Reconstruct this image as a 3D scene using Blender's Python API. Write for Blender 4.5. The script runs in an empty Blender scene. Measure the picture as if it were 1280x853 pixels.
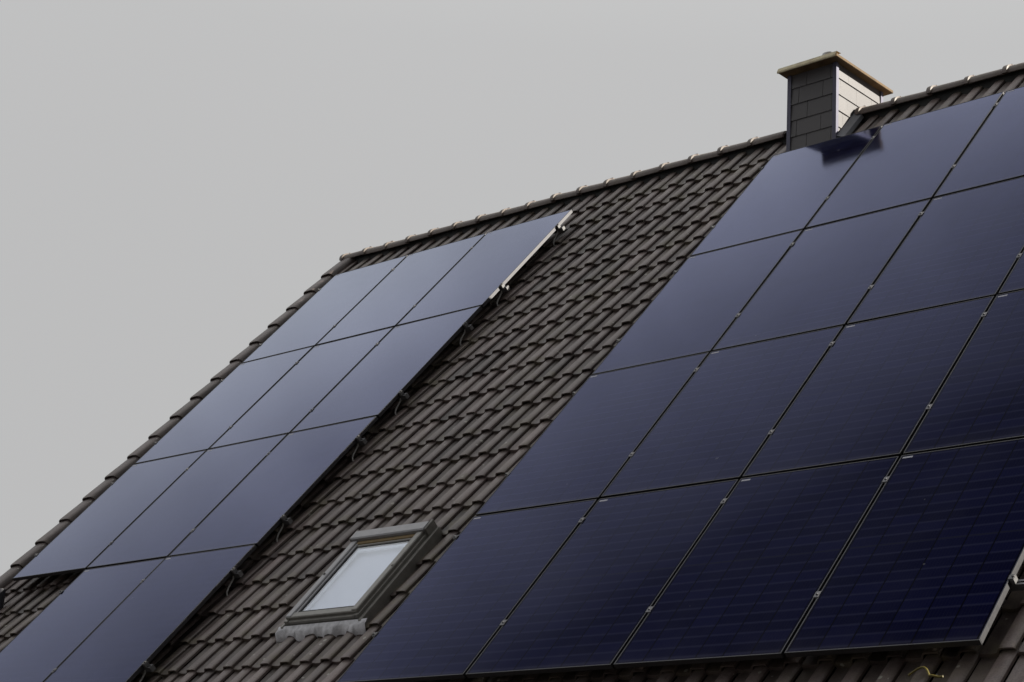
import bpy, math, random
from mathutils import Vector, Matrix, noise
random.seed(7)
SC = bpy.context.scene
COL = SC.collection
RAD = math.radians

# ------------------------------------------------------------------ frame of the roof
U = 1.13                                  # panel pitch along the ridge (m)
PITCH = RAD(49)
CP, SP = math.cos(PITCH), math.sin(PITCH)
O = Vector((0, 0, 9.3))                   # roof-frame origin: top left corner of the right array
ROT = Matrix.Rotation(PITCH, 4, 'X')      # roof frame: x along ridge, y up the slope, z out of the roof
ROOFM = Matrix.Translation(O) @ ROT
def rw(x, s, n):                          # metres along ridge, down the slope, into the roof -> world
    return ROOFM @ Vector((x, -s, -n))
PW, PH, GAP = 1.11, 1.729, 0.02           # panel
PX, PY = 1.13, 1.749                      # panel pitch
LX, LY = -2.0777 * U, -0.0338 * U         # right edge / top of the left array
N_PAN = 0.182                             # depth of the tile pans below the panel faces

# ------------------------------------------------------------------ helpers
class MB:
    def __init__(self): self.v = []; self.f = []; self.m = []
    def quad(self, a, b, c, d, mi=0):
        i = len(self.v); self.v += [tuple(a), tuple(b), tuple(c), tuple(d)]; self.f.append((i, i+1, i+2, i+3)); self.m.append(mi)
    def box(self, x0, x1, y0, y1, z0, z1, mi=0, bev=0.0):
        if x0 > x1: x0, x1 = x1, x0
        if y0 > y1: y0, y1 = y1, y0
        if z0 > z1: z0, z1 = z1, z0
        i = len(self.v)
        b = min(bev, (x1-x0)*.4, (y1-y0)*.4, (z1-z0)*.4)
        if b <= 0:
            for z in (z0, z1):
                self.v += [(x0, y0, z), (x1, y0, z), (x1, y1, z), (x0, y1, z)]
            fs = [(3, 2, 1, 0), (4, 5, 6, 7), (0, 1, 5, 4), (1, 2, 6, 5), (2, 3, 7, 6), (3, 0, 4, 7)]
            self.f += [tuple(i+k for k in q) for q in fs]; self.m += [mi]*6
            return
        # chamfered box: 24 verts
        idx = {}
        for sx in (0, 1):
            for sy in (0, 1):
                for sz in (0, 1):
                    for ax in range(3):
                        p = [x1 if sx else x0, y1 if sy else y0, z1 if sz else z0]
                        sg = [-1 if sx else 1, -1 if sy else 1, -1 if sz else 1]
                        for k in range(3):
                            if k != ax: p[k] += sg[k]*b
                        idx[(sx, sy, sz, ax)] = len(self.v); self.v.append(tuple(p))
        def add(q): self.f.append(tuple(q)); self.m.append(mi)
        for s in (0, 1):
            q = [(s, 0, 0), (s, 1, 0), (s, 1, 1), (s, 0, 1)]; q = q if s else q[::-1]
            add([idx[(*k, 0)] for k in q])
            q = [(0, s, 0), (0, s, 1), (1, s, 1), (1, s, 0)]; q = q if s else q[::-1]
            add([idx[(*k, 1)] for k in q])
            q = [(0, 0, s), (1, 0, s), (1, 1, s), (0, 1, s)]; q = q if s else q[::-1]
            add([idx[(*k, 2)] for k in q])
        for a in (0, 1):
            for c in (0, 1):
                add([idx[(a, c, 0, 0)], idx[(a, c, 1, 0)], idx[(a, c, 1, 1)], idx[(a, c, 0, 1)]][::(1 if a != c else -1)])
                add([idx[(a, 0, c, 0)], idx[(a, 0, c, 2)], idx[(a, 1, c, 2)], idx[(a, 1, c, 0)]][::(1 if a != c else -1)])
                add([idx[(0, a, c, 1)], idx[(1, a, c, 1)], idx[(1, a, c, 2)], idx[(0, a, c, 2)]][::(1 if a != c else -1)])
        for sx in (0, 1):
            for sy in (0, 1):
                for sz in (0, 1):
                    q = [idx[(sx, sy, sz, k)] for k in range(3)]
                    add(q if (sx+sy+sz) % 2 else q[::-1])
    def tube(self, pts, r, n=8, mi=0, flat=None, caps=True):
        pts = [Vector(p) for p in pts]; rings = []
        up = Vector((0, 0, 1))
        for k, p in enumerate(pts):
            t = (pts[min(k+1, len(pts)-1)] - pts[max(k-1, 0)]).normalized()
            a = t.cross(up)
            if a.length < 1e-3: a = t.cross(Vector((0, 1, 0)))
            a.normalize(); b = a.cross(t).normalized()
            rr = r[k] if isinstance(r, (list, tuple)) else r
            i = len(self.v)
            for j in range(n):
                an = 2*math.pi*j/n
                self.v.append(tuple(p + a*math.cos(an)*rr*(flat or 1) + b*math.sin(an)*rr))
            rings.append(i)
        for k in range(len(rings)-1):
            for j in range(n):
                self.f.append((rings[k]+j, rings[k]+(j+1) % n, rings[k+1]+(j+1) % n, rings[k+1]+j)); self.m.append(mi)
        if caps:
            self.f.append(tuple(rings[0]+j for j in range(n))[::-1]); self.m.append(mi)
            self.f.append(tuple(rings[-1]+j for j in range(n))); self.m.append(mi)
    def build(self, name, mats, parent=None, loc=(0, 0, 0), rot=(0, 0, 0), smooth=False):
        me = bpy.data.meshes.new(name)
        me.from_pydata(self.v, [], self.f)
        if not isinstance(mats, (list, tuple)): mats = [mats]
        for m in mats: me.materials.append(m)
        for p, mi in zip(me.polygons, self.m): p.material_index = mi; p.use_smooth = smooth
        me.update()
        o = bpy.data.objects.new(name, me); COL.objects.link(o)
        o.parent = parent; o.location = loc; o.rotation_euler = rot
        return o

def smooth_by_angle(o, deg=35):
    me = o.data
    me.polygons.foreach_set('use_smooth', [True]*len(me.polygons))
    me.set_sharp_from_angle(angle=RAD(deg))

def thing(name, label, cat, loc=(0, 0, 0), rot=(0, 0, 0), group=None):
    o = bpy.data.objects.new(name, None); COL.objects.link(o)
    o.empty_display_size = .2
    o.location = loc; o.rotation_euler = rot
    o['label'] = label; o['category'] = cat
    if group: o['group'] = group
    return o

def copy_part(src, parent):
    c = src.copy(); COL.objects.link(c); c.parent = parent
    return c

# ------------------------------------------------------------------ materials
class NT:
    def __init__(self, name):
        self.mat = bpy.data.materials.new(name); self.mat.use_nodes = True
        self.t = self.mat.node_tree; self.t.nodes.clear()
        self.out = self.t.nodes.new('ShaderNodeOutputMaterial')
    def n(self, kind, **kw):
        nd = self.t.nodes.new(kind)
        for k, v in kw.items():
            if k == 'ins':
                for a, b in v.items():
                    if hasattr(b, 'is_output'): self.t.links.new(b, nd.inputs[a])
                    else: nd.inputs[a].default_value = b
            else: setattr(nd, k, v)
        return nd
    def math(self, op, a, b=None, c=None, clamp=False):
        nd = self.t.nodes.new('ShaderNodeMath'); nd.operation = op; nd.use_clamp = clamp
        for i, x in enumerate((a, b, c)):
            if x is None: continue
            if hasattr(x, 'is_output'): self.t.links.new(x, nd.inputs[i])
            else: nd.inputs[i].default_value = x
        return nd.outputs[0]
    def mix(self, f, a, b, blend='MIX'):
        nd = self.t.nodes.new('ShaderNodeMix'); nd.data_type = 'RGBA'; nd.blend_type = blend
        for s, x in ((nd.inputs[0], f), (nd.inputs[6], a), (nd.inputs[7], b)):
            if hasattr(x, 'is_output'): self.t.links.new(x, s)
            else: s.default_value = x if not isinstance(x, tuple) else (*x, 1)[:4]
        return nd.outputs[2]
    def noise(self, vec, scale, detail=4, rough=.55):
        nd = self.n('ShaderNodeTexNoise', ins={'Scale': scale, 'Detail': detail, 'Roughness': rough})
        self.t.links.new(vec, nd.inputs['Vector']); return nd.outputs['Fac']
    def ramp(self, f, stops, interp='LINEAR'):
        nd = self.n('ShaderNodeValToRGB'); cr = nd.color_ramp; cr.interpolation = interp
        while len(cr.elements) < len(stops): cr.elements.new(.5)
        for e, (p, c) in zip(cr.elements, stops):
            e.position = p; e.color = (c, c, c, 1) if not isinstance(c, tuple) else (*c, 1)
        self.t.links.new(f, nd.inputs[0]); return nd.outputs[0]
    def coord(self, scale=(1, 1, 1), which='Object'):
        tc = self.n('ShaderNodeTexCoord'); mp = self.n('ShaderNodeMapping'); mp.inputs['Scale'].default_value = scale
        self.t.links.new(tc.outputs[which], mp.inputs['Vector']); return mp.outputs['Vector']
    def bsdf(self, color, rough=.5, metal=0.0, spec=.5, normal=None):
        b = self.n('ShaderNodeBsdfPrincipled')
        for k, x in (('Base Color', color), ('Roughness', rough), ('Metallic', metal), ('Specular IOR Level', spec), ('Normal', normal)):
            if x is None: continue
            if hasattr(x, 'is_output'): self.t.links.new(x, b.inputs[k])
            else: b.inputs[k].default_value = (*x, 1) if isinstance(x, tuple) else x
        return b.outputs[0]
    def bump(self, h, strength=.3, dist=.01):
        nd = self.n('ShaderNodeBump', ins={'Strength': strength, 'Distance': dist}); self.t.links.new(h, nd.inputs['Height'])
        return nd.outputs[0]
    def done(self, sh): self.t.links.new(sh, self.out.inputs['Surface']); return self.mat

def simple(name, col, rough=.5, metal=0.0, var=.25, scale=12, bump=.0):
    m = NT(name); v = m.coord(); n1 = m.noise(v, scale); n2 = m.noise(v, scale*7)
    f = m.math('MULTIPLY_ADD', n1, .7, m.math('MULTIPLY', n2, .3))
    lo = tuple(c*(1-var) for c in col); hi = tuple(min(1, c*(1+var)) for c in col)
    c = m.mix(m.ramp(f, [(.3, 0.), (.7, 1.)]), lo, hi)
    r = m.math('MULTIPLY_ADD', n2, .25, rough-.12)
    return m.done(m.bsdf(c, r, metal, .5, m.bump(n2, bump, .004) if bump else None))

def tile_material():
    m = NT('concrete_tile')
    v = m.coord(); vs = m.coord((1, .22, 1))
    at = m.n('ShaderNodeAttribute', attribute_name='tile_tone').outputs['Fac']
    big = m.noise(v, 1.1, 3); mid = m.noise(v, 9, 5, .6); fine = m.noise(v, 110, 3, .6); streak = m.noise(vs, 26, 4, .6)
    base = m.mix(m.ramp(mid, [(.3, 0.), (.72, 1.)]), TILE_A, TILE_B)
    base = m.mix(m.ramp(streak, [(.45, 0.), (.75, .55)]), base, TILE_C)
    # tone of each tile, with pan shade and dirt painted in
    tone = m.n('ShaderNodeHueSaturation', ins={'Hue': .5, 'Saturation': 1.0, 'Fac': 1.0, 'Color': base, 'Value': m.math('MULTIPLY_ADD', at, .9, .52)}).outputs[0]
    grit = m.mix(m.ramp(fine, [(.30, .45), (.55, 0.)]), tone, (.05, .043, .04))
    # greenish film in patches, pale lichen spots
    film = m.math('MULTIPLY', m.ramp(big, [(.42, 0.), (.65, .8)]), m.ramp(mid, [(.42, 0.), (.62, 1.)]))
    grn = m.mix(film, grit, (.18, .155, .115))
    wide = m.noise(v, .8, 4, .65)
    grn = m.mix(1.0, grn, m.ramp(wide, [(.32, .74), (.68, 1.16)]), 'MULTIPLY')
    tcy = m.n('ShaderNodeTexCoord'); sy = m.n('ShaderNodeSeparateXYZ'); m.t.links.new(tcy.outputs['Object'], sy.inputs[0])
    fr_ = m.math('FRACT', m.math('DIVIDE', m.math('SUBTRACT', m.math('MULTIPLY', sy.outputs[1], -1.0), (4.352 - 16*.303)*U - .048), .303*U))
    edge = m.math('MULTIPLY', m.ramp(m.math('MULTIPLY_ADD', mid, .3, fr_), [(.90, 0.), (1.06, 1.)]), m.ramp(m.noise(v, 4.5, 3), [(.46, 0.), (.66, .6)]))
    grn = m.mix(edge, grn, (.165, .145, .100))
    vor = m.n('ShaderNodeTexVoronoi', feature='F1', ins={'Scale': 17.0, 'Randomness': 1.0})
    m.t.links.new(v, vor.inputs['Vector'])
    sep = m.n('ShaderNodeSeparateColor'); m.t.links.new(vor.outputs['Color'], sep.inputs[0])
    sizes = m.math('MULTIPLY', m.ramp(sep.outputs[0], [(.68, 0.), (1.0, .34)]), m.ramp(mid, [(.3, .3), (.6, 1.)]))
    spot = m.math('LESS_THAN', m.math('ADD', vor.outputs['Distance'], m.math('MULTIPLY', fine, .1)), sizes)
    col = m.mix(m.math('MULTIPLY', spot, .9), grn, (.42, .41, .36))
    h = m.math('ADD', m.math('MULTIPLY', fine, .6), mid)
    return m.done(m.bsdf(col, m.math('MULTIPLY_ADD', mid, .25, .36), 0, .52, m.bump(h, .3, .004)))

TILE_A = (.132, .100, .094); TILE_B = (.212, .167, .159); TILE_C = (.272, .232, .223)

REFL = [(.30, .001), (.467, .002), (.545, .014), (.588, .060), (.643, .135), (.676, .205), (.70, .275), (.718, .36), (.755, .49), (1.0, 1.0)]
def glass_material():
    m = NT('solar_cell_glass')
    tc = m.n('ShaderNodeTexCoord'); sx = m.n('ShaderNodeSeparateXYZ'); m.t.links.new(tc.outputs['Object'], sx.inputs[0])
    X, Y = sx.outputs[0], sx.outputs[1]
    oi = m.n('ShaderNodeObjectInfo').outputs['Random']
    cw, ch = .1795, .0838
    def cell(c, o, w):                   # distance from the nearest cell edge, in metres
        t = m.math('DIVIDE', m.math('SUBTRACT', c, o), w)
        fr = m.math('FRACT', t)
        d = m.math('MULTIPLY', m.math('MINIMUM', fr, m.math('SUBTRACT', 1.0, fr)), w)
        return d, m.math('FLOOR', t)
    dx, ix = cell(X, .0165, cw); dy, iy = cell(Y, .0265, ch)
    wn = m.n('ShaderNodeTexWhiteNoise', noise_dimensions='3D')
    cb = m.n('ShaderNodeCombineXYZ', ins={0: ix, 1: iy, 2: oi}); m.t.links.new(cb.outputs[0], wn.inputs['Vector'])
    r = wn.outputs['Value']
    ccol = m.mix(r, (.0014, .0017, .021), (.0044, .0052, .037))
    # fine busbars across the cells
    bx, _ = cell(X, .0165, cw/9)
    ccol = m.mix(m.math('MULTIPLY', m.math('LESS_THAN', bx, .0007), .25), ccol, (.04, .042, .06))
    ramp_y = m.math('SMOOTH_MIN', 1.0, m.math('DIVIDE', dy, .014), .3)
    stripe = m.math('SUBTRACT', 1.0, m.math('MINIMUM', m.math('DIVIDE', dy, .013), 1.0))
    ccol = m.mix(m.math('MULTIPLY', stripe, .75), ccol, (.026, .028, .066))
    mid_d = m.math('ABSOLUTE', m.math('SUBTRACT', Y, PH/2))
    ccol = m.mix(m.math('LESS_THAN', mid_d, .006), ccol, (.012, .013, .03))
    line = m.math('LESS_THAN', dx, .0048)
    ccol = m.mix(m.math('MULTIPLY', line, 1.0), ccol, (.0008, .0008, .004))
    # dust and a few droppings
    v = m.coord(); wv = m.n('ShaderNodeVectorMath', operation='ADD'); cc = m.n('ShaderNodeCombineXYZ', ins={0: m.math('MULTIPLY', oi, 37.0), 1: m.math('MULTIPLY', oi, 91.0), 2: oi})
    m.t.links.new(v, wv.inputs[0]); m.t.links.new(cc.outputs[0], wv.inputs[1]); v = wv.outputs[0]
    dust = m.noise(v, 2.2, 5, .6); fine = m.noise(v, 60, 3)
    vor = m.n('ShaderNodeTexVoronoi', feature='F1', ins={'Scale': 5.0, 'Randomness': 1.0}); m.t.links.new(v, vor.inputs['Vector'])
    sc = m.n('ShaderNodeSeparateColor'); m.t.links.new(vor.outputs['Color'], sc.inputs[0])
    sp = m.math('LESS_THAN', m.math('ADD', vor.outputs['Distance'], m.math('MULTIPLY', fine, .08)), m.ramp(sc.outputs[1], [(.80, 0.), (1.0, .10)]))
    ccol = m.mix(m.math('MULTIPLY', m.ramp(dust, [(.45, 0.), (.75, .04)]), m.ramp(fine, [(.3, .6), (.7, 1.)])), ccol, (.20, .20, .22))
    lowd = m.math('MULTIPLY', m.ramp(m.math('ADD', Y, m.math('MULTIPLY', fine, .02)), [(.012, .16), (.06, .04), (.2, 0.)]), m.ramp(dust, [(.3, .3), (.7, 1.)]))
    ccol = m.mix(lowd, ccol, (.22, .21, .20))
    ccol = m.mix(m.math('MULTIPLY', sp, .16), ccol, (.5, .5, .5))
    diff = m.n('ShaderNodeBsdfDiffuse', ins={'Color': ccol}).outputs[0]
    lw = m.n('ShaderNodeLayerWeight', ins={'Blend': .5}).outputs['Facing']
    fac = m.ramp(lw, REFL)
    tint = m.mix(m.ramp(lw, [(.60, 0.), (.68, .25), (.78, 1.)]), (.60, .645, 1.0), (.805, .875, 1.0))
    wav = m.noise(v, 3.0, 2)
    gl = m.n('ShaderNodeBsdfGlossy', ins={'Color': tint, 'Roughness': m.math('MULTIPLY_ADD', dust, .08, .055), 'Normal': m.bump(wav, .04, .02)}).outputs[0]
    mx = m.n('ShaderNodeMixShader', ins={0: fac, 1: diff, 2: gl})
    return m.done(mx.outputs[0])

def frame_material():
    m = NT('black_anodised'); v = m.coord(); n = m.noise(v, 40)
    return m.done(m.bsdf(m.mix(n, (.075, .075, .08), (.11, .11, .116)), m.math('MULTIPLY_ADD', n, .1, .48), 1.0, .5))

def slate_material():
    m = NT('fibre_slate'); v = m.coord(); n1 = m.noise(v, 6, 5); n2 = m.noise(v, 90, 3)
    at = m.n('ShaderNodeAttribute', attribute_name='tile_tone').outputs['Fac']
    c = m.mix(m.math('MULTIPLY_ADD', n1, .5, m.math('MULTIPLY', at, .5)), SLATE_A, SLATE_B)
    return m.done(m.bsdf(c, .5, 0, .5, m.bump(n2, .2, .003)))
SLATE_A = (.098, .094, .100); SLATE_B = (.140, .134, .140)

def pane_material():
    m = NT('window_glass')
    lw = m.n('ShaderNodeLayerWeight', ins={'Blend': .5}).outputs['Facing']
    fac = m.ramp(lw, [(.0, .06), (.45, .10), (.6, .22), (.7, .34), (1., 1.)])
    tr = m.n('ShaderNodeBsdfTransparent', ins={'Color': (.90, .93, .98, 1)}).outputs[0]
    gl = m.n('ShaderNodeBsdfGlossy', ins={'Color': (.93, .96, 1, 1), 'Roughness': .02}).outputs[0]
    return m.done(m.n('ShaderNodeMixShader', ins={0: fac, 1: tr, 2: gl}).outputs[0])

M_TILE = tile_material(); M_GLASS = glass_material(); M_FRAME = frame_material(); M_SLATE = slate_material(); M_PANE = pane_material()
M_ALU = simple('brushed_aluminium', (.21, .21, .222), .58, .8, .15, 40)
M_CLAMP = simple('dull_clamp_metal', (.17, .17, .175), .6, .3, .25, 50)
M_HOOK = simple('galvanised_hook', (.46, .46, .45), .55, .2, .25, 50)
M_STEEL = simple('stainless_steel', (.42, .41, .40), .34, .9, .2, 50)
M_STICK = simple('pale_sticker', (.46, .46, .52), .5, 0, .1, 60)
M_LEAD = simple('lead_flashing', (.66, .66, .70), .5, .0, .35, 22, .5)
M_ZINC = simple('zinc_sheet', (.26, .275, .31), .5, .0, .15, 10)
M_TRIM = simple('zinc_trim', (.115, .115, .17), .5, .2, .12, 14)
M_CAPSTONE = simple('stained_timber_cap', (.165, .105, .048), .8, 0, .4, 9, .5)
M_EDGE = simple('weathered_edging', (.84, .66, .44), .7, 0, .4, 14, .4)
M_GREYMETAL = simple('grey_window_cladding', (.25, .243, .225), .42, .3, .18, 18)
M_HOOD = simple('pale_window_cladding', (.34, .34, .355), .4, .2, .12, 18)
M_WOOD = simple('varnished_pine', (.26, .18, .075), .5, 0, .25, 25)
M_LINING = simple('white_lining', (.85, .85, .83), .7, 0, .03, 5)
M_BLIND = simple('white_blind', (.66, .67, .71), .8, 0, .03, 5)
M_MORTAR = simple('pale_backing', (.26, .26, .27), .9, 0, .2, 20)
M_RUBBER = simple('black_rubber', (.012, .012, .012), .6, 0, .2, 30)
M_DARK = simple('dark_plastic', (.035, .036, .046), .5, 0, .2, 20)
M_YELLOW = simple('yellow_sleeve', (.15, .12, .02), .5, 0, .3, 60)
M_UNDER = simple('roof_underlay', (.02, .018, .016), .9, 0, .2, 3)
M_WALL = simple('painted_render', (.62, .60, .55), .9, 0, .08, 4, .3)
M_FLUE = simple('flue_steel', (.62, .64, .67), .5, .2, .08, 30)
M_LAWN = simple('gravel_yard', (.020, .018, .017), .9, 0, .4, 2.5)

# ------------------------------------------------------------------ ground
g = MB()
NG = 24; RG = 400
for i in range(NG):
    for j in range(NG):
        x0, x1 = -RG + 2*RG*i/NG, -RG + 2*RG*(i+1)/NG; y0, y1 = -RG + 2*RG*j/NG, -RG + 2*RG*(j+1)/NG
        g.quad((x0, y0, 0), (x1, y0, 0), (x1, y1, 0), (x0, y1, 0))
gr = g.build('ground', M_LAWN); gr['kind'] = 'structure'

# ------------------------------------------------------------------ house
S_APEX = -0.64 * U
RX0, RX1 = -5.50 * U, 8.2                # verge line and far gable
APEX = rw(0, S_APEX, .170)
HL = Vector((0, APEX.y, 0))
house = thing('tiled_house', 'house with steep brown-grey tiled roof, slate chimney and roof window under two solar arrays', 'house', HL)
RO = tuple(O - HL)                        # roof frame inside the house
RR = (PITCH, 0, 0)

P_ROLL = 0.1803 * U; COURSE = 0.303 * U
ROLL_X = -1.265 * U - .060                       # right edge of one roll
PROF = [(0.00, .003), (.050, .003), (.063, .0150), (.10, .0130), (.18, .0095), (.28, .007), (.42, .007), (.49, .0115), (.545, .0270), (.58, .0352), (.62, .0382), (.78, .0392), (.92, .0382), (.965, .0358), (1.0, .030)]
def tile(mb, tones, x0, s_top, s_bot, tone, prof=PROF, w=P_ROLL, lift=.036, thick=.031, dz=0.0, rng=random):
    """one interlocking tile: profiled top, front butt, right edge"""
    ny = 4; skew = rng.uniform(-.005, .005); tl = rng.uniform(-.0025, .0025)
    i0 = len(mb.v); npf = len(prof); L = s_bot - s_top
    for k in range(ny):
        t = k/(ny-1) if k < ny-1 else 1.0
        tt = (0, .5, .965, 1.0)[k]
        s = s_top + L*tt
        drop = .003 if k == ny-1 else 0          # worn front arris
        for (u, z) in prof:
            mb.v.append((x0 + u*w + skew*(tt-.5), -s, -N_PAN + z + dz + tl*u + lift*(1 - (s_bot - s)/max(.427, L)) - drop))
    for k in range(ny-1):
        for j in range(npf-1):
            a = i0 + k*npf + j
            mb.f.append((a, a+npf, a+npf+1, a+1)); mb.m.append(0); tones.append(tone + (.20 if prof[j][1] > .024 else -.24))  # shade and dirt put into the tone: pans darker, roll tops lighter
    # front butt
    ib = len(mb.v); base = i0 + (ny-1)*npf
    for j in range(npf):
        x, y, z = mb.v[base+j]; mb.v.append((x, y + .004, z - (thick if prof[j][1] < .024 else thick*.42)))
    for j in range(npf-1):
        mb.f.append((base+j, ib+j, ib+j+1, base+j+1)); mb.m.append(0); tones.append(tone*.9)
    # underside lip
    iu = len(mb.v)
    for j in range(npf):
        x, y, z = mb.v[ib+j]; mb.v.append((x, y + .05, z))
    for j in range(npf-1):
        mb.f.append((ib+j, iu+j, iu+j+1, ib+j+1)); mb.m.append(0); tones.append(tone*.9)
    # right-hand edge and its underside
    ie = len(mb.v)
    for k in range(ny):
        x, y, z = mb.v[i0 + k*npf + npf-1]; mb.v.append((x + .001, y, z - .016)); mb.v.append((x - .018, y, z - .016))
    for k in range(ny-1):
        a = i0 + k*npf + npf-1; b = a + npf
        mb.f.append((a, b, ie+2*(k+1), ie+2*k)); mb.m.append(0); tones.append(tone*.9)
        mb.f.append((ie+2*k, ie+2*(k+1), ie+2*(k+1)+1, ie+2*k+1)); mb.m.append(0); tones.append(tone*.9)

def add_tones(o, tones):
    at = o.data.attributes.new('tile_tone', 'FLOAT', 'FACE'); at.data.foreach_set('value', tones)

rt = MB(); tones = []
k0 = math.floor((RX0 + .12 - ROLL_X)/P_ROLL) + 1
cols = [ROLL_X + (k-1)*P_ROLL for k in range(k0, k0 + 75) if ROLL_X + k*P_ROLL < RX1]
S_BUTT = [(4.352 + .303*k)*U - .048 for k in range(-16, 10)]
colbias = {i: random.gauss(0, .04) for i in range(len(cols))}
for sb in S_BUTT[1:]:
    st = S_APEX + .02 if sb == S_BUTT[1] else sb - COURSE - .085
    cj = random.uniform(-.003, .003)
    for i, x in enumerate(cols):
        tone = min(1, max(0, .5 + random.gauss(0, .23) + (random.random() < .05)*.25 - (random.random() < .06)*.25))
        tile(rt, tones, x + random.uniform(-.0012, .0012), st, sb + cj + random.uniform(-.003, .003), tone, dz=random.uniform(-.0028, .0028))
# opening for the roof window
keep = [k for k, f in enumerate(rt.f) if not all(-1.205 < rt.v[i][0] < -.480 and 5.225 < -rt.v[i][1] < 6.175 for i in f)]
rt.f = [rt.f[k] for k in keep]; rt.m = [rt.m[k] for k in keep]; tones = [tones[k] for k in keep]
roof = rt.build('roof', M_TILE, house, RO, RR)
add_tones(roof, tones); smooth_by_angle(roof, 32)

# roof board under the tiles (keeps light out) and the far slope
ub = MB(); ub.box(RX0 + .05, RX1, -7.15*U, -S_APEX - .04, -N_PAN - .10, -N_PAN - .03)
ub.build('roof_boarding', M_UNDER, house, RO, RR)
fs = MB(); ft = []
XS = 34
for i in range(int((RX1-RX0)/P_ROLL)):
    for j, (u, z) in enumerate(PROF[:-1]):
        u2, z2 = PROF[j+1]; xa, xb = RX0 + (i+u)*P_ROLL, RX0 + (i+u2)*P_ROLL
        fs.quad((xa, 0, z), (xb, 0, z2), (xb, 9.2, z2), (xa, 9.2, z)); ft.append(.5)
far = fs.build('far_roof', M_TILE, house, tuple(APEX - HL + Vector((0, .03, -.05))), (-PITCH, 0, 0))
add_tones(far, ft)
# walls
eave_w = rw(0, 7.0*U, N_PAN + .1); half = APEX.y - eave_w.y - .45
zt = eave_w.z + .25
wl = MB()
for x in (RX0 + .16, RX1 - .2):
    wl.v += [(x, -half, 0), (x, half, 0), (x, half, zt), (x, 0, APEX.z - .22), (x, -half, zt)]
n5 = len(wl.v)
wl.f += [(0, 1, 2, 3, 4)[::-1], (5, 6, 7, 8, 9), (0, 4, 9, 5), (1, 6, 7, 2)]; wl.m += [0]*4
wl.build('wall', M_WALL, house)

# ridge tiles: half-round caps with a collar and a clip
def ridge_mesh():
    mb = MB(); L0 = .385
    def ring(x, r, zc, n=13):
        i = len(mb.v)
        for k in range(n):
            a = math.pi*(-.06 + 1.12*k/(n-1))
            mb.v.append((x, r*math.cos(a)*1.50, zc + r*math.sin(a)))
        return i
    st = [(0.0, .090), (.004, .096), (.045, .096), (.052, .085), (.20, .081), (L0-.012, .077), (L0, .075)]
    rings = [ring(x, r, 0) for x, r in st]
    inner = [ring(x, r-.016, 0) for x, r in (st[0], st[-1])]
    n = 13
    def strip(a, b, flip=False):
        for k in range(n-1):
            q = (a+k, b+k, b+k+1, a+k+1)
            mb.f.append(q if not flip else q[::-1]); mb.m.append(0)
    for a, b in zip(rings, rings[1:]): strip(a, b)
    strip(inner[0], rings[0]); strip(rings[-1], inner[1]); strip(inner[0], inner[1], True)
    # knob at the collar
    mb.box(.008, .040, -.030, .030, .090, .110, 0, .006)
    return mb
rm = ridge_mesh()
cm = MB(); cm.box(-.006, .030, -.016, .016, .1075, .1145, 0, .002); cm.box(-.010, -.004, -.016, .016, .070, .1145, 0, .002)
RIDGE_R = .098
ridge_pitch = .3455
xs_ridge = []
x = -0.288
# left of the chimney (collars at the left end of every cap), then right of it
bumps_l = [-0.621 - .349*k for k in range(0, 17)]
bumps_r = [.545 + .3595*k for k in range(0, 21)]
proto_r = proto_c = None
for xb in bumps_l + bumps_r:
    loc = Vector((xb, APEX.y, APEX.z + random.uniform(-.002, .008))) - HL
    if proto_r is None:
        o = rm.build('ridge_tile', M_TILE, house, loc); at = o.data.attributes.new('tile_tone', 'FLOAT', 'FACE'); at.data.foreach_set('value', [.62]*len(o.data.polygons))
        smooth_by_angle(o, 40); proto_r = o
        c = cm.build('ridge_clip', M_CLAMP, o); proto_c = c
    else:
        o = copy_part(proto_r, house); o.location = loc; c = copy_part(proto_c, o)
    o.rotation_euler = (random.uniform(-.05, .05), random.uniform(-.010, .016), random.uniform(-.025, .025))

rs = MB(); rs.box(RX0 + .06, RX1, APEX.y - .075, APEX.y + .075, APEX.z - .12, APEX.z + .03)  # black strip added to stand for the shadow under the ridge caps
rs.build('ridge_shade_strip', M_RUBBER, house, tuple(-HL))
# verge tiles down the left gable
def verge_mesh(rng, short=False):
    mb = MB(); tn = []
    prof = [(0.0, -.012), (.03, .006), (.08, .022), (.16, .032), (.4, .036), (.68, .036), (.80, .032), (.90, .022), (.96, .008), (1.0, -.008)]
    L = COURSE + .07 if not short else .20
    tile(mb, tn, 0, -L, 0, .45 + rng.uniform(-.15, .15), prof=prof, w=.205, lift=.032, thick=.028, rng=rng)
    # outer flap
    ny = 4; ib = len(mb.v)
    for kx, (s, tt) in enumerate(((-L, 0), (-L*.5, .5), (0, 1))):
        z = -N_PAN - .012 + .026*tt
        mb.v += [(0, -s, z), (-.004, -s, z-.10), (.018, -s, z-.10)]
    for k in range(2):
        a = ib + 3*k; b = a + 3
        mb.f += [(a, a+1, b+1, b), (a+1, a+2, b+2, b+1)]; mb.m += [0, 0]; tn += [.4, .4]
    mb.f.append((b, b+1, b+2)); mb.m.append(0); tn.append(.4)
    return mb, tn
vprotos = []
rng = random.Random(3)
for i, sb in enumerate(S_BUTT):
    loc = ROOFM.to_3x3() @ Vector((RX0 - .005 + rng.uniform(-.004, .004), -sb - .008, .066 if i else .036))
    loc = loc + O - HL
    if i < 5:
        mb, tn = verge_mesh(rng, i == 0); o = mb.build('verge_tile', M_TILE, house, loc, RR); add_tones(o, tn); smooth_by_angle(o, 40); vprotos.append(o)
        if i == 0: vprotos.clear()
    else:
        o = copy_part(vprotos[i % 4], house); o.location = loc; o.rotation_euler = RR
    if i == 0: pass

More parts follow.
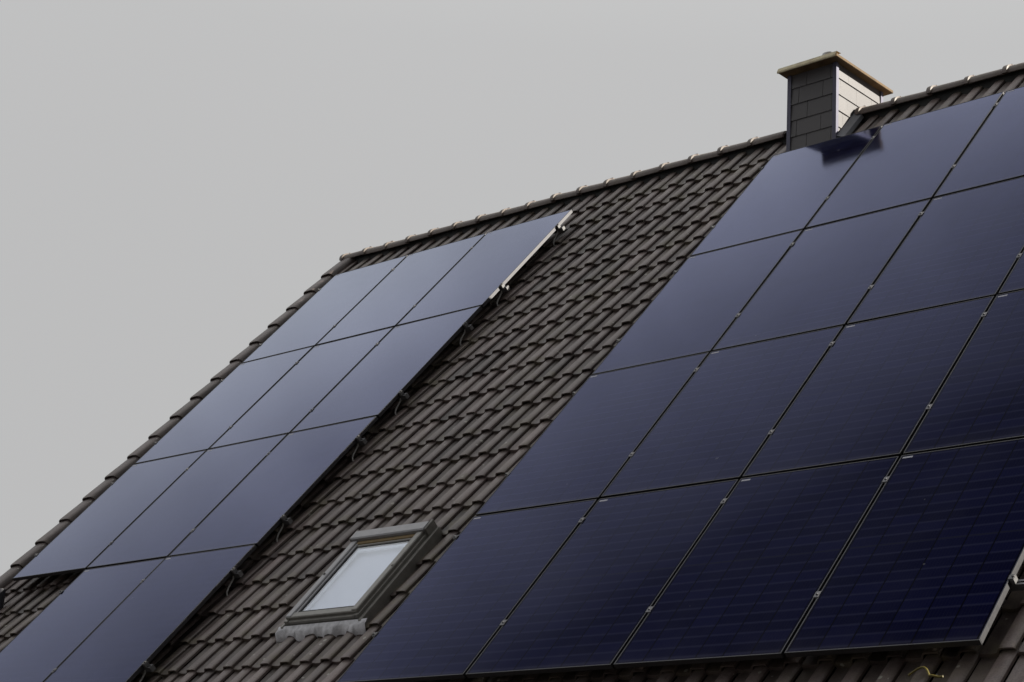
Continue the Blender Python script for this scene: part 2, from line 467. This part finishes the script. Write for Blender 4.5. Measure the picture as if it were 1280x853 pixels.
# ------------------------------------------------------------------ chimney
CX0, CX1, CY0, CY1, CZT = .022, .531, .187, .945, 10.133
CZB = 9.0
def L(p): return tuple(Vector(p) - HL)
ch = MB(); ch.box(CX0 + .014, CX1 - .014, CY0 + .014, CY1 - .014, CZB, CZT)
chim = ch.build('chimney', M_MORTAR, house, tuple(-HL))
# slate courses: each a slightly tilted sheet row lapping the one below
def cladding():
    mb = MB(); tn = []
    rows = [CZT + .04 - .157*k for k in range(0, 9)]
    rg = random.Random(5)
    for r, zt_ in enumerate(rows):
        zb = zt_ - .157 - .02; ztop = min(zt_, CZT)
        if ztop <= zb: continue
        for side in range(4):
            span = (CX1-CX0) if side in (0, 2) else (CY1-CY0)
            w = .255; u = -w*(.5 if r % 2 else .12) - rg.uniform(0, .05)
            while u < span:
                gj = .002 if side == 0 else .0009
                a, b = max(u + gj, 0), min(u + w - gj, span)
                u += w
                if b - a < .01: continue
                o0, o1 = .004, .013 + rg.uniform(-.001, .001)
                t = .006; tone = rg.uniform(.2, .8)
                def P(uu, off, z):
                    if side == 0: return (CX0 + uu, CY0 + .014 - off, z)
                    if side == 1: return (CX1 - .014 + off, CY0 + uu, z)
                    if side == 2: return (CX1 - uu, CY1 - .014 + off, z)
                    return (CX0 + .014 - off, CY1 - uu, z)
                a0, b0, b1, a1 = P(a, o1, zb), P(b, o1, zb), P(b, o0, ztop), P(a, o0, ztop)
                mb.quad(a0, b0, b1, a1); tn.append(tone)
                c0, d0 = P(a, o1 - t, zb), P(b, o1 - t, zb)
                mb.quad(c0, d0, b0, a0); tn.append(tone)
                mb.quad(c0, a0, a1, P(a, o0 - t, ztop)); tn.append(tone)
                mb.quad(b0, d0, P(b, o0 - t, ztop), b1); tn.append(tone)
    return mb, tn
mb, tn = cladding()
cl = mb.build('slate_cladding', M_SLATE, chim); add_tones(cl, tn)
for (x, y, sx, sy) in ((CX0, CY0, 1, 1), (CX1, CY0, -1, 1), (CX1, CY1, -1, -1), (CX0, CY1, 1, -1)):
    mb = MB()
    mb.box(x - .004*sx, x + .034*sx, y - .005*sy, y + .001*sy, CZB, CZT - .002)
    mb.box(x - .005*sx, x + .001*sx, y - .0049*sy, y + .034*sy, CZB, CZT - .003)
    mb.build('corner_trim', M_TRIM, chim)
cap = MB()
cap.box(CX0-.045, CX1+.065, CY0-.098, CY1+.080, CZT, CZT + .030, 0, .004)
cap.box(CX0, CX1+.04, CY0-.04, CY1+.03, CZT + .029, CZT + .045, 0, .004)
cap.build('cap', M_CAPSTONE, chim)
ce = MB()
ya, yb, za, zb_ = CY0 - .112, CY0 - .0985, CZT - .002, CZT + .012
for k in range(12):
    xa_, xb_ = CX0 - .047 + (CX1 - CX0 + .11)*k/12, CX0 - .047 + (CX1 - CX0 + .11)*(k+1)/12
    ce.quad((xa_, ya, za), (xb_, ya, za), (xb_, ya, zb_), (xa_, ya, zb_))
    ce.quad((xa_, ya, zb_), (xb_, ya, zb_), (xb_, CY0 - .092, CZT + .050), (xa_, CY0 - .092, CZT + .050))
    ce.quad((xa_, CY0 - .092, CZT + .050), (xb_, CY0 - .092, CZT + .050), (xb_, CY0 - .02, CZT + .054), (xa_, CY0 - .02, CZT + .054))
    ce.quad((xa_, yb, za), (xb_, yb, za), (xb_, ya, za), (xa_, ya, za))
ce.build('cap_edging', M_EDGE, chim)
fl = MB()
fl.tube([(.22, .55, CZT + .04), (.22, .55, CZT + .30)], .062, 20)
fl.tube([(.22, .55, CZT + .285), (.22, .55, CZT + .305)], .070, 20)
o = fl.build('flue_pipe', M_FLUE, chim); smooth_by_angle(o, 40)
# flashings: front apron and the soaker up the right-hand tiles
fa = MB()
zf = -N_PAN + .050
for (xa, xb) in ((CX0 - .02, CX1 + .012),):
    NS = 20
    for k in range(NS):
        x0_, x1_ = xa + (xb-xa)*k/NS, xa + (xb-xa)*(k+1)/NS
        wv = lambda x: .004*math.sin(x*31)
        p = lambda x, s, n: rw(x, s, n)
        fa.quad(p(x0_, -.205, .084+wv(x0_)), p(x1_, -.205, .084+wv(x1_)), p(x1_, -.130, .100+wv(x1_)), p(x0_, -.130, .100+wv(x0_)))
        fa.quad(p(x0_, -.130, .100+wv(x0_)), p(x1_, -.130, .100+wv(x1_)), p(x1_, -.130, .104+wv(x1_)), p(x0_, -.130, .104+wv(x0_)))
fo = fa.build('apron_flashing', M_LEAD, chim); smooth_by_angle(fo, 60)
sk = MB()
NS = 12
for k in range(NS):
    s0, s1 = -.215 - .43*k/NS, -.215 - .43*(k+1)/NS
    for (xa, na, xb, nb) in ((CX1 + .003, .066, CX1 + .010, .070), (CX1 + .010, .070, CX1 + .070, .092), (CX1 + .070, .092, CX1 + .075, .130)):
        sk.quad(rw(xa, s0, na), rw(xb, s0, nb), rw(xb, s1, nb), rw(xa, s1, na))
so = sk.build('side_flashing', M_ZINC, chim); smooth_by_angle(so, 60)

# ------------------------------------------------------------------ roof window
WX0, WX1, WS0, WS1 = -1.225, -.462, 5.205, 6.195
ZT, ZB = -.030, -.190
wf = MB()
fw = .070
# outer frame (casing) round the opening
wf.box(WX0, WX0+.045, -WS1, -WS0, ZB, ZT-.028, 0, .004)
wf.box(WX1-.045, WX1, -WS1, -WS0, ZB, ZT-.028, 0, .004)
wf.box(WX0+.046, WX1-.046, -WS1, -WS1+.05, ZB, ZT-.034, 0, .004)
wf.box(WX0+.046, WX1-.046, -WS0-.06, -WS0, ZB, ZT-.034, 0, .004)
win = wf.build('roof_window', M_GREYMETAL, house, RO, RR)
sl = MB(); sl.box(WX0-.006, WX1+.006, -WS1-.030, -WS1-.001, ZB, ZT-.062, 0, .005)
sl.build('sill_flashing', M_GREYMETAL, win)
gk = MB()
gx0, gx1, gs0, gs1 = WX0+.012+.0805, WX1-.012-.0805, WS0+.155, WS1-.026-.067
for q in ((gx0, gx0+.009, -gs1, -gs0), (gx1-.009, gx1, -gs1, -gs0), (gx0+.0092, gx1-.0092, -gs1, -gs1+.012), (gx0+.0092, gx1-.0092, -gs0-.010, -gs0)):
    gk.box(*q, ZT-.030, ZT-.0255)
gk.build('gasket', M_RUBBER, win)
# sash: four profiled members, with a stepped glazing bead
sa = MB()
sx0, sx1, ss0, ss1 = WX0+.012, WX1-.012, WS0+.10, WS1-.026
sa.box(sx0, sx0+.060, -ss1, -ss0, ZT-.060, ZT-.004, 1, .006)
sa.box(sx1-.060, sx1, -ss1, -ss0, ZT-.060, ZT, 0, .006)
sa.box(sx0+.001, sx1-.001, -ss1-.004, -ss1+.052, ZT-.066, ZT-.010, 0, .006)
sa.box(sx0+.058, sx0+.080, -ss1+.05, -ss0, ZT-.050, ZT-.016, 1, .004)
sa.box(sx1-.080, sx1-.058, -ss1+.05, -ss0, ZT-.050, ZT-.016, 0, .004)
sa.build('sash', [M_GREYMETAL, M_HOOD], win)
wd = MB(); wd.box(sx0+.062, sx1-.062, -ss0-.032, -ss0, ZT-.062, ZT-.014, 0, .004)
wd.build('timber_rail', M_WOOD, win)
for q in ((sx0+.075, sx1-.075, -ss0-.052, -ss0-.033, ZT-.058, ZT-.022), (sx0+.08, sx1-.08, -ss1+.0525, -ss1+.066, ZT-.05, ZT-.021)):
    sp = MB(); sp.box(*q, 0, .004); sp.build('glazing_bead', M_GREYMETAL, win)
pn = MB(); pn.box(sx0+.062, sx1-.062, -ss1+.045, -ss0-.02, ZT-.034, ZT-.028)
pn.build('pane', M_PANE, win)
bl = MB(); bl.quad((sx0+.06, -ss1+.04, ZT-.052), (sx1-.06, -ss1+.04, ZT-.052), (sx1-.06, -ss0-.02, ZT-.074), (sx0+.06, -ss0-.02, ZT-.074)); bl.quad((sx0+.06, -ss1+.04, ZT-.056), (sx0+.06, -ss0-.02, ZT-.078), (sx1-.06, -ss0-.02, ZT-.078), (sx1-.06, -ss1+.04, ZT-.056))
bl.build('roller_blind', M_BLIND, win)
for q in ((sx0+.08, sx0+.120, -ss1+.06, -ss0-.03), (sx0+.121, sx1-.081, -ss0-.105, -ss0-.075)):
    li = MB(); li.box(*q, ZT-.049, ZT-.036); li.build('reveal_lining', M_LINING, win)
# ventilation hood at the top, with end caps
hd = MB()
pr = [(-WS0-.100, ZT-.052), (-WS0-.100, ZT+.010), (-WS0-.090, ZT+.018), (-WS0-.012, ZT+.018), (-WS0+.020, ZT-.005), (-WS0+.030, ZB)]
i = len(hd.v)
for x in (WX0+.004, WX1-.004):
    hd.v += [(x, y, z) for y, z in pr]
n = len(pr)
for k in range(n-1): hd.f.append((k, k+n, k+n+1, k+1)); hd.m.append(0)
hd.f.append(tuple(range(n))); hd.m.append(0); hd.f.append(tuple(range(n, 2*n))[::-1]); hd.m.append(0)
hd.build('hood', M_HOOD, win)
for q in ((WX1-.003, WX1+.014, -WS0-.098, -WS0+.022, ZT-.075, ZT+.014), (WX0-.014, WX0+.003, -WS0-.098, -WS0+.022, ZT-.075, ZT+.014)):
    hc = MB(); hc.box(*q, 0, .006); hc.build('hood_end_cap', M_GREYMETAL, win)
# gutters down both sides, pleated lead apron over the tiles below
for sgn, xe in ((1, WX1), (-1, WX0)):
    gt = MB(); gt.box(xe + sgn*.001, xe + sgn*.030, -WS1 - .03, -WS0 + .02, -N_PAN + .004, -N_PAN + .100, 0, .006)
    gt.build('gutter_flashing', M_GREYMETAL, win)
def roll_z(x, s):
    u = ((x - ROLL_X)/P_ROLL) % 1.0
    for (a, za), (b, zb) in zip(PROF, PROF[1:]):
        if a <= u <= b: z = za + (zb-za)*(u-a)/(b-a); break
    k = (s - S_BUTT[0])/COURSE; fr = k - math.floor(k)
    return -N_PAN + z + .036*(.2 + .8*fr)
ap = MB(); rows = [(WS1+.008, .060), (WS1+.018, .048), (WS1+.034, .026), (WS1+.058, .015), (WS1+.090, .010), (WS1+.093, .004)]
NX = 84; xa, xb = WX0-.055, WX1+.085
grid = []
for r, (s, hgt) in enumerate(rows):
    for k in range(NX+1):
        x = xa + (xb-xa)*k/NX
        sag = 0 if r < 3 else .014*math.sin(x*23) + .022*noise.noise(Vector((x*14, 3, 0)))
        zt_ = max(roll_z(x, s) + .003, -N_PAN + .078 - .007*max(0, r-2)) if r < 4 else roll_z(x, s) + .004
        zlin = -N_PAN + .02
        wgt = min(1, r/3)
        z = (zlin + .012)*(1-wgt) + zt_*wgt + hgt + .004*noise.noise(Vector((x*40, s*30, 1)))*wgt
        grid.append((x, -(s + sag), z))
ap.v = grid
for r in range(len(rows)-1):
    for k in range(NX):
        a = r*(NX+1)+k; ap.f.append((a, a+NX+1, a+NX+2, a+1)); ap.m.append(0)
ao = ap.build('pleated_apron', M_LEAD, win); smooth_by_angle(ao, 70)
for x in (WX1-.03, WX0+.03):
    hn = MB(); hn.box(x-.006, x+.010, -5.70, -5.685, ZT-.03, ZT+.006, 0, .002); hn.build('hinge', M_GREYMETAL, win)

# ------------------------------------------------------------------ solar panels
def panel_meshes():
    fr = MB(); t = .0075; d = .032
    for (x0, x1, y0, y1) in ((0, PW, 0, t), (0, PW, PH-t, PH), (0, t, t, PH-t), (PW-t, PW, t, PH-t)):
        fr.box(x0, x1, y0, y1, -d, 0, 0, .0012)
    # bottom flange
    fr.box(t, .030, t, PH-t, -d, -d+.002); fr.box(PW-.030, PW-t, t, PH-t, -d, -d+.002)
    gl = MB(); gl.box(t, PW-t, t, PH-t, -.008, -.0018)
    bk = MB(); bk.box(t+.002, PW-t-.002, t+.002, PH-t-.002, -.0105, -.0085)
    st = MB(); st.box(.016, .082, PH-.034, -.019+PH, -.0018, -.0012)
    return fr, gl, bk, st
fr, gl, bk, st = panel_meshes()
ORD = ['first', 'second', 'third', 'fourth']
ROWN = ['top row', 'second row from the top', 'third row from the top', 'bottom row']
proto = None
rp = random.Random(11)
def panel(x, s, label, group):
    global proto
    root = thing('solar_panel', label, 'solar panel', rw(x, s + PH, 0), (PITCH + rp.uniform(-.0022, .0022), rp.uniform(-.0016, .0016), 0), group)
    if proto is None:
        f_ = fr.build('frame', M_FRAME, root)
        proto = [f_, gl.build('glass', M_GLASS, root), bk.build('backsheet', M_RUBBER, root), st.build('barcode_sticker', M_STICK, root)]
    else:
        for p in proto: copy_part(p, root)
    return root
for j in range(4):
    for i in range(4):
        a = ['leftmost', 'second from left', 'third from left', 'rightmost'][i]
        if j == 0 and i == 0: lab = 'solar panel right below the chimney and mirroring it'
        elif j == 3 and i == 3: lab = 'dark blue solar panel with sunlit side, bottom right corner of the right array'
        elif j == 3 and i == 0: lab = 'solar panel just right of the roof window, bottom left of the right array'
        else: lab = 'solar panel of the right array, %s, %s' % (ROWN[j], a)
        panel(i*PX + GAP/2, j*PY + GAP/2, lab, 'panels of the large right solar array')
for j in range(4):
    for i in range(3):
        if j == 3 and i == 0: continue
        a = ['leftmost', 'middle', 'rightmost'][i]
        if j == 3: lab = 'solar panel in the short bottom row of the left array, %s of two' % ('left' if i == 1 else 'right')
        elif j == 0 and i == 2: lab = 'pale solar panel with a white sunlit edge, top right of the left array'
        elif j == 2 and i == 0: lab = 'solar panel overhanging the bare tile patch at the left edge, left array'
        else: lab = 'solar panel of the left array, %s, %s of three' % (ROWN[j], a)
        panel(LX + (i-3)*PX + GAP/2, LY + j*PY + GAP/2, lab, 'panels of the smaller left solar array')

# ------------------------------------------------------------------ mounting rails with clamps and hooks
RZ = -.032                                # underside of the frames
def rail(x0, x1, s, clamps, ends, hooks, label, group):
    root = thing('mounting_rail', label, 'rail', rw(x0, s, -RZ), (PITCH, 0, 0), group)
    L_ = x1 - x0
    mb = MB()
    mb.box(0, L_, -.019, -.012, -.040, -.0005); mb.box(0, L_, .012, .019, -.040, -.0005)
    mb.box(0, L_, -.0118, .0118, -.040, -.022); mb.box(0, L_, -.0118, -.006, -.008, -.0008); mb.box(0, L_, .006, .0118, -.008, -.0008)
    mb.build('rail_profile', M_ALU, root)
    for x in clamps:
        c = MB(); xx = x - x0
        c.box(xx-.0085, xx+.0085, -.025, .025, 0, .030, 0, .001)
        c.box(xx-.016, xx+.016, -.025, .025, .0328, .0355, 0, .001)
        c.tube([(xx, 0, .0352), (xx, 0, .042)], .0075, 10)
        c.build('clamp', M_ALU, root)
    for x, sg in ends:
        c = MB(); xx = x - x0
        c.box(xx+.001*sg, xx+.024*sg, -.020, .020, .0, .030, 0, .0015)
        c.box(xx-.007*sg, xx+.024*sg, -.018, .018, .0328, .0355, 0, .001)
        c.box(xx+.004*sg, xx+.012*sg, -.018, .018, .030, .0328)
        c.tube([(xx+.018*sg, 0, .03), (xx+.018*sg, 0, .044)], .0075, 10)
        c.build('clamp', M_CLAMP, root)
        e = MB(); xe = 0 if sg < 0 else L_
        e.box(xe, xe + .003*sg, -.021, .021, -.042, .001, 0, .001)
        e.build('rail_end_cap', M_CLAMP, root)
    for x in hooks:
        h = MB(); xx = x - x0
        # bent steel bar: from the rail down the slope, curling in onto the tile
        pts = [(xx, -.018, -.020), (xx, -.030, -.034), (xx, -.070, -.046), (xx - .002, -.115, -.058), (xx, -.150, -.074), (xx + .006, -.166, -.090), (xx + .016, -.168, -.102), (xx + .030, -.160, -.110)]
        h.tube(pts, .0068, 8)
        h.build('roof_hook', M_HOOK, root)
    return root
RR_OFF = (.215*U, 1.122*U); LR_OFF = (.245*U + .038, 1.205*U + .038)
UPLO = ['upper', 'lower']
for j in range(4):
    for q in range(2):
        s = j*PY + RR_OFF[q]
        rail(-.015, 4*PX + .055, s, [PX, 2*PX, 3*PX], [(4*PX - GAP/2, 1), (GAP/2, -1)], [4*PX - .62, 2.2, .10],
             '%s silver rail under the %s, right array' % (UPLO[q], ROWN[j]), 'rails under the right solar array')
        s = LY + j*PY + LR_OFF[q]
        x0 = LX - (3 if j < 3 else 2)*PX - .03
        cl_ = [LX - PX, LX - 2*PX] if j < 3 else [LX - PX]
        rail(x0, LX + .050, s, cl_, [(LX - GAP/2, 1), (LX - (3 if j < 3 else 2)*PX + GAP/2, -1)], [LX - .020, LX - 1.5],
             '%s silver rail with end clamp under the %s, left array' % (UPLO[q], ROWN[j]), 'rails under the left solar array')

# ------------------------------------------------------------------ small things on the tiles
ec = thing('earth_cable', 'yellow cable loop on the tiles below the right array', 'cable', rw(4.17, 7.08, .10), (PITCH, 0, 0))
mb = MB(); pts = []
for k in range(25):
    t = k/24; x = -.035 + .19*t
    pts.append((x, -.03 + .055*math.sin(min(1, t*1.7)*math.pi)*(t < .6) - .012*(t > .6), .008 + .006*math.sin(t*12) if t > .55 else .012))
mb.tube(pts, .0055, 8); o = mb.build('cable_sleeve', M_YELLOW, ec); smooth_by_angle(o, 60)

vp = thing('vent_pipe', 'dark vent pipe at the left photo edge, beside the bare tile patch', 'vent pipe', rw(-5.70, 5.60, N_PAN))
mb = MB(); mb.tube([(0, 0, -.05), (0, 0, .30)], .055, 20); o = mb.build('pipe', M_DARK, vp); smooth_by_angle(o, 40)
mb = MB(); mb.tube([(0, 0, .2995), (0, 0, .302)], [.0545, .054], 20); o = mb.build('pipe_cap', M_DARK, vp); smooth_by_angle(o, 40)
mb = MB(); mb.tube([(0, -.01, -.05), (0, -.01, .03), (0, 0, .075)], [.125, .095, .058], 20); o = mb.build('base_collar', M_DARK, vp); smooth_by_angle(o, 40)

# ------------------------------------------------------------------ light
sd = Vector((.651, .759, -.0012)).normalized()       # towards the sun, in the roof frame
sw = (ROT.to_3x3() @ sd).normalized()
sun = bpy.data.lights.new('sun', 'SUN'); sun.energy = 3.5; sun.angle = RAD(.30); sun.color = (1, .93, .82)
so = bpy.data.objects.new('sun', sun); COL.objects.link(so)
so.rotation_euler = (-sw).to_track_quat('-Z', 'Y').to_euler(); so.location = (20, 20, 30)
elev = math.asin(sw.z); azim = math.atan2(sw.x, sw.y)

OVER = [(0.0, .56), (.45, .56), (.60, .85), (.75, 1.0), (1.0, 1.05)]
DARK_SIDE = [(0.0, .07), (.22, .10), (.42, .66), (.60, 1.0), (1.0, 1.0)]  # unseen sky on the camera side, dimmed to deepen shade
SKYV = .728
w = bpy.data.worlds.new('World'); SC.world = w; w.use_nodes = True
t = w.node_tree; t.nodes.clear()
def wn(kind, **kw):
    nd = t.nodes.new(kind)
    for k, v in kw.items(): setattr(nd, k, v)
    return nd
out = wn('ShaderNodeOutputWorld'); bg = wn('ShaderNodeBackground'); bg.inputs['Strength'].default_value = .05
sky = wn('ShaderNodeTexSky', sky_type='NISHITA', sun_disc=False, sun_elevation=elev, sun_rotation=azim, dust_density=3.0)
hs = wn('ShaderNodeHueSaturation'); hs.inputs['Saturation'].default_value = .25; t.links.new(sky.outputs[0], hs.inputs['Color'])
# overcast layer: brighter towards the zenith, an added dark side, out of view, deepens shade on the front
tc = wn('ShaderNodeTexCoord'); sep = wn('ShaderNodeSeparateXYZ'); t.links.new(tc.outputs['Generated'], sep.inputs[0])
def ramp(src, stops, interp):
    nd = wn('ShaderNodeValToRGB'); t.links.new(src, nd.inputs[0]); nd.color_ramp.interpolation = interp
    e_ = nd.color_ramp.elements
    while len(e_) < len(stops): e_.new(.5)
    for e, (p, c) in zip(e_, stops): e.position = p; e.color = (c, c, c, 1)
    return nd.outputs[0]
def vm(op, a, b):
    nd = wn('ShaderNodeVectorMath', operation=op); t.links.new(a, nd.inputs[0])
    if isinstance(b, tuple): nd.inputs[1].default_value = b
    else: t.links.new(b, nd.inputs[1])
    return nd
elv = ramp(sep.outputs[2], OVER, 'B_SPLINE')
dt = vm('DOT_PRODUCT', tc.outputs['Generated'], (-.80, .60, 0)).outputs['Value']
ma = wn('ShaderNodeMath', operation='MULTIPLY_ADD'); t.links.new(dt, ma.inputs[0]); ma.inputs[1].default_value = .5; ma.inputs[2].default_value = .5
az = ramp(ma.outputs[0], DARK_SIDE, 'B_SPLINE')
nz = wn('ShaderNodeTexNoise'); nz.inputs['Scale'].default_value = 1.6; nz.inputs['Detail'].default_value = 3; t.links.new(tc.outputs['Generated'], nz.inputs['Vector'])
mr = wn('ShaderNodeMapRange'); mr.inputs[3].default_value = 9.65*SKYV; mr.inputs[4].default_value = 10.35*SKYV; t.links.new(nz.outputs['Fac'], mr.inputs[0])
m1 = vm('MULTIPLY', elv, az)
cl_n = wn('ShaderNodeTexNoise'); cl_n.inputs['Scale'].default_value = 7.0; cl_n.inputs['Detail'].default_value = 5; cl_n.inputs['Roughness'].default_value = .6; t.links.new(tc.outputs['Generated'], cl_n.inputs['Vector'])
cl_r = wn('ShaderNodeMapRange'); t.links.new(cl_n.outputs['Fac'], cl_r.inputs[0]); cl_r.inputs[1].default_value = .3; cl_r.inputs[2].default_value = .7; cl_r.inputs[3].default_value = .66; cl_r.inputs[4].default_value = 1.38
cl_m = wn('ShaderNodeMix', data_type='RGBA'); t.links.new(ramp(sep.outputs[2], [(.50, 0), (.60, 1)], 'LINEAR'), cl_m.inputs[0]); cl_m.inputs[6].default_value = (1, 1, 1, 1); t.links.new(cl_r.outputs[0], cl_m.inputs[7])
m1 = vm('MULTIPLY', m1.outputs[0], cl_m.outputs[2])
ml = wn('ShaderNodeVectorMath', operation='SCALE'); t.links.new(m1.outputs[0], ml.inputs[0]); t.links.new(mr.outputs[0], ml.inputs['Scale'])
mx = wn('ShaderNodeMix', data_type='RGBA'); mx.inputs[0].default_value = .95
t.links.new(hs.outputs[0], mx.inputs[6]); t.links.new(ml.outputs[0], mx.inputs[7])
t.links.new(mx.outputs[2], bg.inputs[0]); t.links.new(bg.outputs[0], out.inputs[0])

# ------------------------------------------------------------------ camera
cd = bpy.data.cameras.new('camera'); cam = bpy.data.objects.new('camera', cd); COL.objects.link(cam)
RC = Matrix(((0.73658385, -0.48839814, 0.46787977), (-0.16377306, 0.54239309, 0.82400735), (-0.65621842, -0.68357661, 0.31953154)))  # rows: camera right, down, forward in (x, s, n)
B = Matrix(((1, 0, 0), (0, -CP, SP), (0, -SP, -CP)))      # columns: x, s, n in world
right = B @ RC[0]; down = B @ RC[1]; fwd = B @ RC[2]
m4 = Matrix.Identity(4)
for k in range(3):
    m4[k][0] = right[k]; m4[k][1] = -down[k]; m4[k][2] = -fwd[k]
m4.translation = (8.9706612, -12.5980428, 2.49951644)
cam.matrix_world = m4
cd.lens = 66.43741; cd.sensor_width = 36; cd.clip_end = 2000; cd.clip_start = .1
SC.camera = cam
SC.view_settings.view_transform = 'Standard'; SC.view_settings.look = 'None'
SC.view_settings.exposure = 1.3; SC.view_settings.gamma = 1
SC.render.resolution_x = 1024; SC.render.resolution_y = 682
